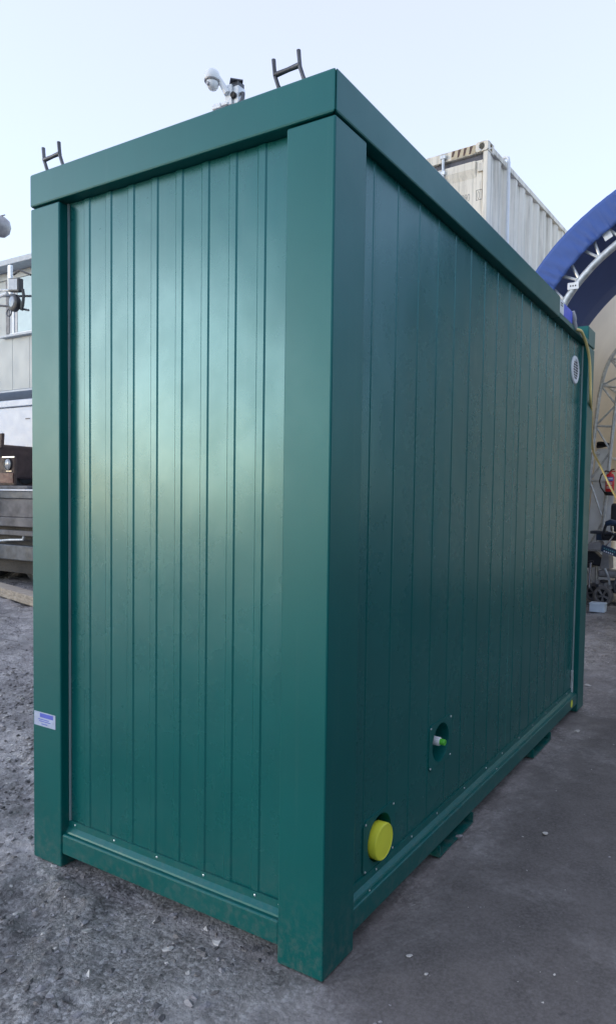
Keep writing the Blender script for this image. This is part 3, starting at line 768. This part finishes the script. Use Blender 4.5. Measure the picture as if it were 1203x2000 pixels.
for k, (z, n_) in enumerate(((.815, 6), (.775, 5))):
    for i in range(n_):
        x = -.90+i*.028; zz = z-(x+.9)*.33
        B(x, x+.018, 8.0572, 8.0592, zz-.010, zz+.012).build('panel_print', 'teal' if k == 0 else 'white', sc)
MB().tube([(-.9, 8.12, .83), (-.83, 8.1, .92), (-.78, 8.1, 1.0), (-.80, 8.1, 1.13)], .013, 8).build('tiller', 'chrome', sc, smooth=True)
MB().tube([(-.90, 8.1, 1.02), (-.84, 8.1, 1.03), (-.72, 8.1, 1.0)], .02, 8).build('armrest', 'blackplastic', sc, smooth=True)
MB().tube([(-.89, 8.12, 1.16), (-.82, 8.1, 1.185), (-.72, 8.1, 1.17)], [.035, .045, .03], 8).build('handlebar', 'darkblue', sc, smooth=True)
MB().tube([(-.93, 8.12, .98), (-.905, 8.12, 1.1), (-.885, 8.12, 1.17)], .02, 8).build('handlebar_stem', 'blackplastic', sc, smooth=True)

c2 = thing('wheelchair', 'folded dark wheelchair partly hidden behind the cabin corner in the tent', 'wheelchair', (-1.35, 8.6, 0))
wheel(c2, (-1.30, 8.55, .30), (1, .12, 0), .30, .04, 8, 'black', 'darksteel')
wheel(c2, (-1.55, 8.55, .30), (1, .12, 0), .30, .04, 8, 'black', 'darksteel')
B(-1.5, -1.12, 8.35, 8.72, .50, .56).build('seat', 'blackplastic', c2, bev=.02)
MB().prism([(-1.25, 8.4, .56), (-1.0, 8.4, .52), (-.96, 8.4, .62), (-1.1, 8.4, .74), (-1.25, 8.4, .74)], (0, 0, 0), (0, .22, 0)).build('seat_back', 'blackplastic', c2, bev=.02)
for x in (-1.52, -1.14): MB().tube([(x, 8.72, .1), (x, 8.72, .95), (x, 8.82, .98)], .013, 8).build('frame_tube', 'galv', c2, smooth=True)

o = MB().prism([(-1.17, 8.22, .77), (-.985, 8.22, .765), (-.965, 8.22, .88), (-1.0, 8.22, .905), (-1.16, 8.22, .87)], (0, 0, 0), (0, .22, 0)).build('cushion', 'cushion', bev=.022, seg=3, org=(-1.07, 8.3, .74))
tag(o, 'pale grey cushion lying on the folded wheelchair', 'cushion')
cr = thing('crate', 'dark blue plastic crate on top of the clutter below the white board', 'crate', (-1.05, 8.5, .905))
m = MB(); m.box(-1.08, -.955, 8.38, 8.56, .907, .915)
for a_ in ((-1.08, -.955, 8.38, 8.386), (-1.08, -.955, 8.554, 8.56), (-1.08, -1.074, 8.3865, 8.5535), (-.961, -.955, 8.3865, 8.5535)): m.box(*a_, .9155, 1.0)
m.build('tub', 'darkblue', cr, bev=.003)
B(-1.16, -.95, 8.34, 8.60, 1.002, 1.045).build('lid', 'bluegrey', cr, bev=.008)
# pale cardboard box on the floor in front of the scooter
bx = thing('cardboard_box', 'small pale blue cardboard box on the floor before the scooter wheel', 'box', (-.845, 7.55, 0))
B(-.938, -.745, 7.47, 7.62, .0, .098).build('carton', 'card', bx, bev=.002)
B(-.944, -.739, 7.464, 7.626, .0985, .118).build('lid', 'card', bx, bev=.002)
# white boards leaning on the tent leg
o = MB().prism([(-1.60, 9.75, .02), (-1.20, 9.70, .02), (-1.215, 9.86, 2.36), (-1.56, 9.9, 2.36)], (0, 0, 0), (0, .018, 0)).build('sheet_board', 'boardwhite', bev=.002, org=(-1.4, 9.75, 0))
tag(o, 'tall white sheet board standing behind the tent truss', 'board')
o = MB().prism([(-1.50, 9.62, .02), (-1.12, 9.62, .02), (-1.10, 9.68, 1.93), (-1.46, 9.68, 1.75)], (0, 0, 0), (0, .015, 0)).build('sheet_board', 'boardwhite', bev=.002, org=(-1.3, 9.62, 0))
tag(o, 'shorter white board with slanted top leaning behind the fire extinguisher', 'board')
# coiled dark cable lying on top of the tall board
V = []
for k in range(60): V.append((-1.40+.14*math.cos(k*.42)+.02*math.sin(k*1.3), 9.86+.02*math.sin(k*.9), 2.40+.03*math.sin(k*.42)+.0007*k))
o = MB().tube(V, .012, 6).build('cable_coil', 'black', smooth=True, org=(-1.4, 9.86, 2.36)); tag(o, 'coil of black cable draped over the tall white board', 'cable')
# fire extinguisher on the truss
fe = thing('fire_extinguisher', 'red fire extinguisher with black base hung on the tent truss', 'extinguisher', (-1.0, 9.25, 1.58))
EX, EY = -1.105, 9.36
bd = MB().lathe([(0, 1.635), (.062, 1.635), (.068, 1.65), (.068, 1.86), (.064, 1.89), (.045, 1.915), (.022, 1.925), (.022, 1.945), (0, 1.945)], (EX, EY, 0), (0, 0, 1), 24).build('cylinder', 'red', fe, smooth=True)
MB().lathe([(.0, 1.575), (.066, 1.575), (.070, 1.585), (.070, 1.634), (.0, 1.634)], (EX, EY, 0), (0, 0, 1), 24).build('base', 'black', fe, smooth=True)
def arcplate(name, r, z0, z1, a0, a1, mat):
    m = MB(); n = 10; V = []
    for k in range(n+1):
        a = a0+(a1-a0)*k/n
        V += [(EX+r*math.cos(a), EY+r*math.sin(a), z0), (EX+r*math.cos(a), EY+r*math.sin(a), z1)]
    m.add(V, [(2*k, 2*k+1, 2*k+3, 2*k+2) for k in range(n)]); m.build(name, mat, bd)
arcplate('label', .0686, 1.80, 1.865, -2.5, -.6, 'labelblue'); arcplate('label', .0690, 1.828, 1.852, -1.75, -.8, 'white')
for z in (1.775, 1.76, 1.745, 1.715, 1.70, 1.685): arcplate('label_print', .0688, z, z+.007, -2.2, -.9, 'white')
MB().tube([(EX, EY, 1.94), (EX+.01, EY, 1.975), (EX+.06, EY-.01, 1.99)], .012, 8).build('handle', 'rustred', fe, smooth=True)
MB().tube([(EX, EY, 1.955), (EX+.075, EY, 1.955)], .009, 8).build('lever', 'red', fe, smooth=True)
MB().tube([(EX-.01, EY-.02, 1.95), (EX-.06, EY-.04, 1.96), (EX-.13, EY-.04, 1.90), (EX-.155, EY-.04, 1.80), (EX-.13, EY-.03, 1.70), (EX-.075, EY-.02, 1.62), (EX-.07, EY, 1.60)], .011, 8).build('hose', 'black', fe, smooth=True)
# yellow extension cable: from the inlet over the roof edge, then swinging away into the tent
cab = [(.004, 2.635, 2.497), (.012, 2.67, 2.50), (.016, 2.74, 2.50), (.018, 2.86, 2.45), (.02, 2.94, 2.376), (.02, 2.985, 2.25), (.02, 3.01, 2.13), (.0, 3.12, 2.08), (-.03, 3.28, 2.02), (-.08, 3.5, 1.95), (-.15, 3.85, 1.90), (-.26, 4.4, 1.87), (-.36, 5.0, 1.85), (-.33, 5.15, 1.74), (-.27, 5.2, 1.60), (-.20, 5.3, 1.45), (-.08, 5.5, 1.25), (.12, 5.8, .95), (.35, 6.2, .5), (.55, 6.6, .1), (.7, 7.0, .012), (1.2, 7.6, .01)]
cp = []
for i in range(len(cab)-1):
    p0, p1, p2, p3 = [Vector(cab[max(0, min(len(cab)-1, q))]) for q in (i-1, i, i+1, i+2)]
    for k in range(5):
        t = k/5; cp.append(.5*((2*p1)+(p2-p0)*t+(2*p0-5*p1+4*p2-p3)*t*t+(3*p1-p0-3*p2+p3)*t**3))
o = MB().tube(cp, .0095, 8).build('extension_cable', 'yellowcable', smooth=True, org=cab[0])
tag(o, 'yellow extension cable running down from the cabin roof corner into the tent', 'cable')

# ------------------------------------------------------------------ CCTV pole behind the cabin
cc = thing('cctv_pole', 'white dome security camera on a bracketed steel pole rising behind the cabin', 'camera', (-4.545, 4.5, 0))
B(-4.6, -4.48, 4.44, 4.56, .07, 6.23).build('pole', 'galv', cc, bev=.008)
MB().prism([(-4.645, 4.47, 6.285), (-4.555, 4.39, 6.285), (-4.45, 4.485, 6.285), (-4.545, 4.58, 6.285)], (0, 0, 0), (0, 0, .014)).build('cap_plate', 'darksteel', cc)
B(-4.6, -4.49, 4.45, 4.55, 6.2305, 6.2845).build('pole_head', 'darksteel', cc)
MB().tube([(-4.54, 4.41, 6.12), (-4.54, 4.437, 6.12)], .034, 14).build('junction_box', 'black', cc)
MB().tube([(-4.47, 4.5, 6.16), (-4.43, 4.47, 6.13), (-4.42, 4.45, 6.07), (-4.46, 4.44, 6.0)], .02, 8).build('cable_loop', 'darksteel', cc, smooth=True)
B(-4.655, -4.56, 4.41, 4.438, 6.02, 6.245).build('bracket_plate', 'white', cc, bev=.004)
MB().tube([(-4.61, 4.40, 6.14), (-4.68, 4.36, 6.28), (-4.745, 4.32, 6.392), (-4.76, 4.31, 6.396)], [.04, .03, .026, .026], 12).build('arm', 'white', cc, smooth=True)
DX, DY, DZ = -4.755, 4.31, 6.315
dm = MB().lathe([(0, .085), (.05, .075), (.075, .055), (.088, .02), (.09, -.04), (.084, -.05), (.0, -.055)], (DX, DY, DZ), (.0, .0, 1), 28).build('dome_housing', 'white', cc, smooth=True)
MB().lathe([(.089, -.04), (.093, -.043), (.089, -.056), (.073, -.054)], (DX, DY, DZ), (0, 0, 1), 28, False).build('housing_ring', 'domegrey', dm, smooth=True)
MB().lathe([(.068, -.045), (.07, -.07), (.063, -.11), (.04, -.138), (0, -.147)], (DX+.005, DY, DZ), (0, 0, 1), 24).build('camera_globe', 'white', dm, smooth=True)
MB().tube([(DX, DY-.055, DZ-.10), (DX-.008, DY-.078, DZ-.104)], .022, 14).build('lens', 'domegrey', dm, smooth=True)
B(-4.83, -4.70, 4.38, 4.44, 6.005, 6.06).build('cable_box', 'white', cc, bev=.006)
B(-4.70, -4.6005, 4.39, 4.435, 6.02, 6.05).build('cable_box', 'white', cc, bev=.006)

cc.location = (-4.47, 4.5, -.075)
# ------------------------------------------------------------------ left edge: flatbed, tractor, lighting mast, box trailer, raised cabin
o = MB().prism([(-9.6, 4.21, .0), (-6.2, 3.40, .0), (-6.155, 3.595, .0), (-9.555, 4.405, .0)], (0, 0, 0), (0, 0, .125)).build('timber_beam', 'timber', bev=.008, org=(-8, 3.85, 0))
tag(o, 'weathered timber beam lying on the rough ground left of the cabin', 'beam')
fb = thing('flatbed_trailer', 'old grey flatbed trailer with stained side boards parked at left edge', 'trailer', (-10.5, 5.5, 0))
B(-13.5, -8.3, 4.6, 6.7, 1.345, 1.462).build('deck', 'bluegrey', fb, bev=.012)
B(-13.5, -8.28, 4.585, 6.72, 1.463, 1.49).build('deck_sheet', 'whitebox', fb, bev=.004)
B(-13.5, -8.32, 4.62, 4.66, 1.06, 1.343).build('side_board', 'greyplank', fb, bev=.012)
B(-13.5, -8.32, 4.61, 4.66, .915, 1.057).build('side_board', 'greyplank', fb, bev=.012)
B(-13.5, -8.32, 4.63, 4.68, .775, .855).build('side_board', 'greyplank', fb, bev=.014)
B(-13.5, -8.32, 4.60, 4.72, .40, .63).build('bumper_beam', 'bluegrey', fb, bev=.014)
B(-13.5, -8.34, 4.75, 6.6, .42, 1.34).build('chassis', 'black', fb)
MB().tube([(-9.6, 4.64, .66), (-9.2, 4.63, .70), (-8.9, 4.63, .715), (-8.82, 4.63, .72), (-8.80, 4.63, .77)], .018, 8).build('hook_bar', 'galv', fb, smooth=True)
for x in (-8.95, -10.3, -12.6):
    for y in (5.05, 6.25):
        wheel(fb, (x, y, .40), (0, 1, 0), .40, .26, 5, 'black', 'darksteel')
B(-13.4, -8.36, 4.82, 6.4, .17, .419).build('underside_shade', 'black', fb)  # added black block standing in for the shade under the flatbed
B(-9.6, -8.75, 4.66, 4.9, 1.491, 1.545).build('deck_mat', 'greyplank', fb, bev=.02)
tr = thing('tractor', 'old dark compact tractor standing on the flatbed, only its lamp showing', 'tractor', (-10.3, 5.4, 1.5))
B(-10.9, -9.238, 4.76, 4.80, 1.548, 2.0).build('lamp_housing', 'brown', tr, bev=.015)
B(-10.9, -9.262, 4.748, 4.7595, 1.585, 1.745).build('lower_panel', 'rustred', tr, bev=.006)
for x in (-9.395, -10.6):
    lp = MB().lathe([(.0, -.012), (.075, -.008), (.088, .004), (.09, .018)], (x, 4.745, 1.885), (0, 1, 0), 22).build('headlamp', 'lens', tr, smooth=True)
    MB().lathe([(.088, -.006), (.098, -.008), (.1, .016), (.088, .016)], (x, 4.743, 1.885), (0, 1, 0), 22, False).build('lamp_rim', 'blackplastic', lp, smooth=True)
B(-9.45, -9.30, 4.75, 4.7595, 1.762, 1.784).build('indicator', 'lens', tr, bev=.003)
B(-9.55, -9.235, 4.75, 4.765, 1.985, 2.005).build('housing_trim', 'chrome', tr, bev=.003)
B(-12.2, -10.9, 4.801, 6.2, 1.7, 2.3).build('bonnet', 'brown', tr, bev=.05, seg=3)
MB().prism([(-9.62, 4.7, 2.09), (-9.485, 4.7, 2.14), (-9.465, 4.7, 2.37), (-9.62, 4.7, 2.36)], (0, 0, 0), (0, .05, 0)).build('mirror', 'brown', tr, bev=.012)
MB().tube([(-9.6, 4.74, 2.0), (-9.6, 4.74, 2.1)], .014, 8).build('mirror_stalk', 'blackplastic', tr)
for x in (-11.1, -12.0):
    for y, r in ((5.1, .26), (6.1, .3)): wheel(tr, (x, y, 1.49+r), (1, 0, 0), r, .2, 5, 'black', 'brown')

lm = thing('lighting_mast', 'steel lighting mast with two floodlights and a dome lamp at left edge', 'light mast', (-9.7, 4.3, 0))
MB().tube([(-9.7, 4.3, 0), (-9.7, 4.3, 5.6)], .05, 14).build('mast', 'galv', lm, smooth=True)
MB().tube([(-9.7, 4.3, 4.31), (-8.9, 4.3, 4.305), (-8.08, 4.3, 4.20)], .016, 8).build('cross_arm', 'darksteel', lm, smooth=True)
MB().tube([(-9.7, 4.28, 4.17), (-8.83, 4.28, 4.155), (-8.5, 4.28, 4.10), (-8.1, 4.28, 4.0)], .015, 8).build('cross_arm', 'darksteel', lm, smooth=True)
MB().tube([(-9.7, 4.3, 4.40), (-8.75, 4.3, 4.37), (-8.45, 4.3, 4.33)], .015, 8).build('cross_arm', 'galv', lm, smooth=True)
MB().tube([(-9.2, 4.22, 4.20), (-8.8, 4.22, 4.24), (-8.5, 4.22, 4.27)], .024, 8).build('cross_arm', 'white', lm, smooth=True)
B(-8.66, -8.59, 4.32, 4.36, 4.30, 4.72).build('upright', 'galv', lm, bev=.004)
def flood(x, z, w, h, tilt):
    q = MB().prism([(x-w/2, 4.20, z-h/2), (x+w/2, 4.20, z-h/2-tilt), (x+w/2, 4.20, z+h/2-tilt), (x-w/2, 4.20, z+h/2)], (0, 0, 0), (0, .075, 0)).build('floodlight', 'blackplastic', lm, bev=.012)
    w *= .8; h *= .78
    MB().prism([(x-w/2, 4.193, z-h/2), (x+w/2, 4.193, z-h/2-tilt*.8), (x+w/2, 4.193, z+h/2-tilt*.8), (x-w/2, 4.193, z+h/2)], (0, 0, 0), (0, .0062, 0)).build('flood_glass', 'lens', q)
flood(-8.33, 4.38, .25, .19, .03)
q = MB().lathe([(0, .0), (.10, .002), (.125, .02), (.12, .07), (.07, .11), (0, .115)], (-8.345, 4.18, 4.115), (.12, 1, 0), 22).build('floodlight', 'blackplastic', lm, smooth=True)
MB().lathe([(0, -.012), (.07, -.006), (.078, .004)], (-8.33, 4.176, 4.12), (.12, 1, 0), 20).build('flood_glass', 'lens', q, smooth=True)
MB().tube([(-8.17, 4.24, 4.29), (-8.15, 4.24, 4.2), (-8.17, 4.24, 4.08), (-8.20, 4.24, 4.0)], .02, 8).build('lamp_yoke', 'blackplastic', lm, smooth=True)
MB().tube([(-8.43+.055*math.cos(a*.5236), 4.2, 3.985+.05*math.sin(a*.5236)) for a in range(13)], .009, 6).build('hook_ring', 'darksteel', lm, smooth=True)
MB().tube([(-8.5, 4.31, 4.56), (-8.35, 4.31, 4.60), (-8.2, 4.31, 4.54), (-8.1, 4.31, 4.5)], .014, 8).build('cable', 'blackplastic', lm, smooth=True)
MB().tube([(-9.7, 4.3, 5.46), (-8.68, 4.3, 5.43)], [.02, .008], 8).build('cross_arm', 'darksteel', lm, smooth=True)
MB().lathe([(0, .16), (.06, .155), (.12, .11), (.14, .03), (.125, -.06), (.07, -.12), (0, -.13)], (-8.80, 4.3, 5.27), (.1, 0, 1), 24).build('dome_lamp', 'domegrey', lm, smooth=True)

bt = thing('box_trailer', 'white panelled box trailer standing behind the flatbed at left', 'trailer', (-12.5, 7, 0))
B(-16, -9.6, 6.62, 8.8, .75, 3.16).build('body', 'whitebox', bt, bev=.01)
B(-16.03, -9.57, 6.585, 8.83, 3.17, 3.305).build('roof_trim', 'whitebox', bt, bev=.015)
B(-16, -9.6, 6.598, 6.6185, 1.10, 1.795).build('side_panel', 'whitebox', bt, bev=.004)
B(-16, -9.6, 6.598, 6.6185, 1.825, 3.10).build('side_panel', 'whitebox', bt, bev=.004)
B(-11.85, -11.72, 6.585, 6.597, 2.905, 2.925).build('latch', 'darksteel', bt, bev=.003)
B(-15.6, -10, 6.9, 8.6, .5, .749).build('chassis', 'black', bt)
for x in (-10.8, -14.5):
    for y in (6.85, 8.5): wheel(bt, (x, y, .42), (0, 1, 0), .42, .24, 5, 'black', 'darksteel')

rc = thing('raised_cabin', 'pale grey cladded site cabin raised on steel posts above the white trailer', 'cabin', (-12.5, 9, 0))
B(-17, -10.2, 7.56, 10.2, 3.75, 6.36).build('body', 'cabingrey', rc)
B(-17.02, -10.18, 7.22, 10.25, 6.362, 6.48).build('roof_fascia', 'cabintrim', rc, bev=.01)
B(-17.0, -10.2, 7.52, 10.2, 3.70, 3.748).build('floor_edge', 'cabintrim', rc, bev=.01)
x = -16.9
while x < -10.4:
    w = .62
    if x+w < -14.12 or x > -12.5:
        B(x, x+w-.008, 7.53, 7.559, 3.752, 6.36).build('cladding_board', 'cabingrey', rc, bev=.004)
    else:
        B(x, x+w-.008, 7.53, 7.559, 3.752, 4.90).build('cladding_board', 'cabingrey', rc, bev=.004)
        B(x, x+w-.008, 7.53, 7.559, 6.20, 6.36).build('cladding_board', 'cabingrey', rc, bev=.004)
    x += w
wd = B(-14.05, -12.6, 7.535, 7.5585, 4.99, 6.19).build('window', 'cabintrim', rc)
B(-14.03, -13.90, 7.525, 7.5345, 5.0, 6.18).build('shutter_guide', 'darksteel', wd)
B(-13.78, -13.72, 7.515, 7.534, 5.0, 6.18).build('frame', 'white', wd); B(-13.88, -12.62, 7.515, 7.534, 4.95, 5.0).build('frame', 'white', wd)
B(-13.68, -13.60, 7.52, 7.534, 5.005, 6.18).build('frame', 'domegrey', wd)
B(-13.59, -12.9, 7.525, 7.534, 5.005, 6.18).build('pane', 'glass', wd)
B(-14.1, -12.5, 7.42, 7.5585, 4.90, 4.948).build('sill', 'cabintrim', wd, bev=.006)
for x in (-16.8, -10.5):
    for y in (7.8, 9.9): B(x-.06, x+.06, y-.06, y+.06, 0, 3.699).build('support_post', 'galv', rc)

# ------------------------------------------------------------------ unseen dark shed, added at right to darken the long wall
sh = thing('added_shed', 'added dark grey ribbed shed out of view at right, darkening the long wall', 'shed', (7.3, -1.5, 0))
x0, x1, y0, y1, zt = 5.2, 9.5, -8.0, 4.9, 3.0
for y in np.arange(y0, y1-.9, 1.0):
    m = MB(); pr = []
    for k in range(4): pr += [(y+k*.25, 0), (y+k*.25+.09, 0), (y+k*.25+.12, .03), (y+k*.25+.22, .03)]
    pr += [(y+.995, 0)]
    m.prism([(x0-.05+d, yy, .25) for yy, d in pr]+[(x0+.02, y+.995, .25), (x0+.02, y, .25)], (0, 0, 0), (0, 0, zt-.25)).build('wall_panel', 'shedgrey', sh)
B(x0+.03, x1, y0, y1, 0, zt-.02).build('body', 'shedgrey', sh)
B(x0-.03, x0+.028, y0, y1, 0, .248).build('plinth', 'greyplank', sh)
MB().prism([(x0-.2, y0-.1, zt), (x1+.2, y0-.1, zt), ((x0+x1)/2, y0-.1, zt+.7)], (0, 0, 0), (0, y1-y0+.2, 0)).build('roof', 'shedgrey', sh)
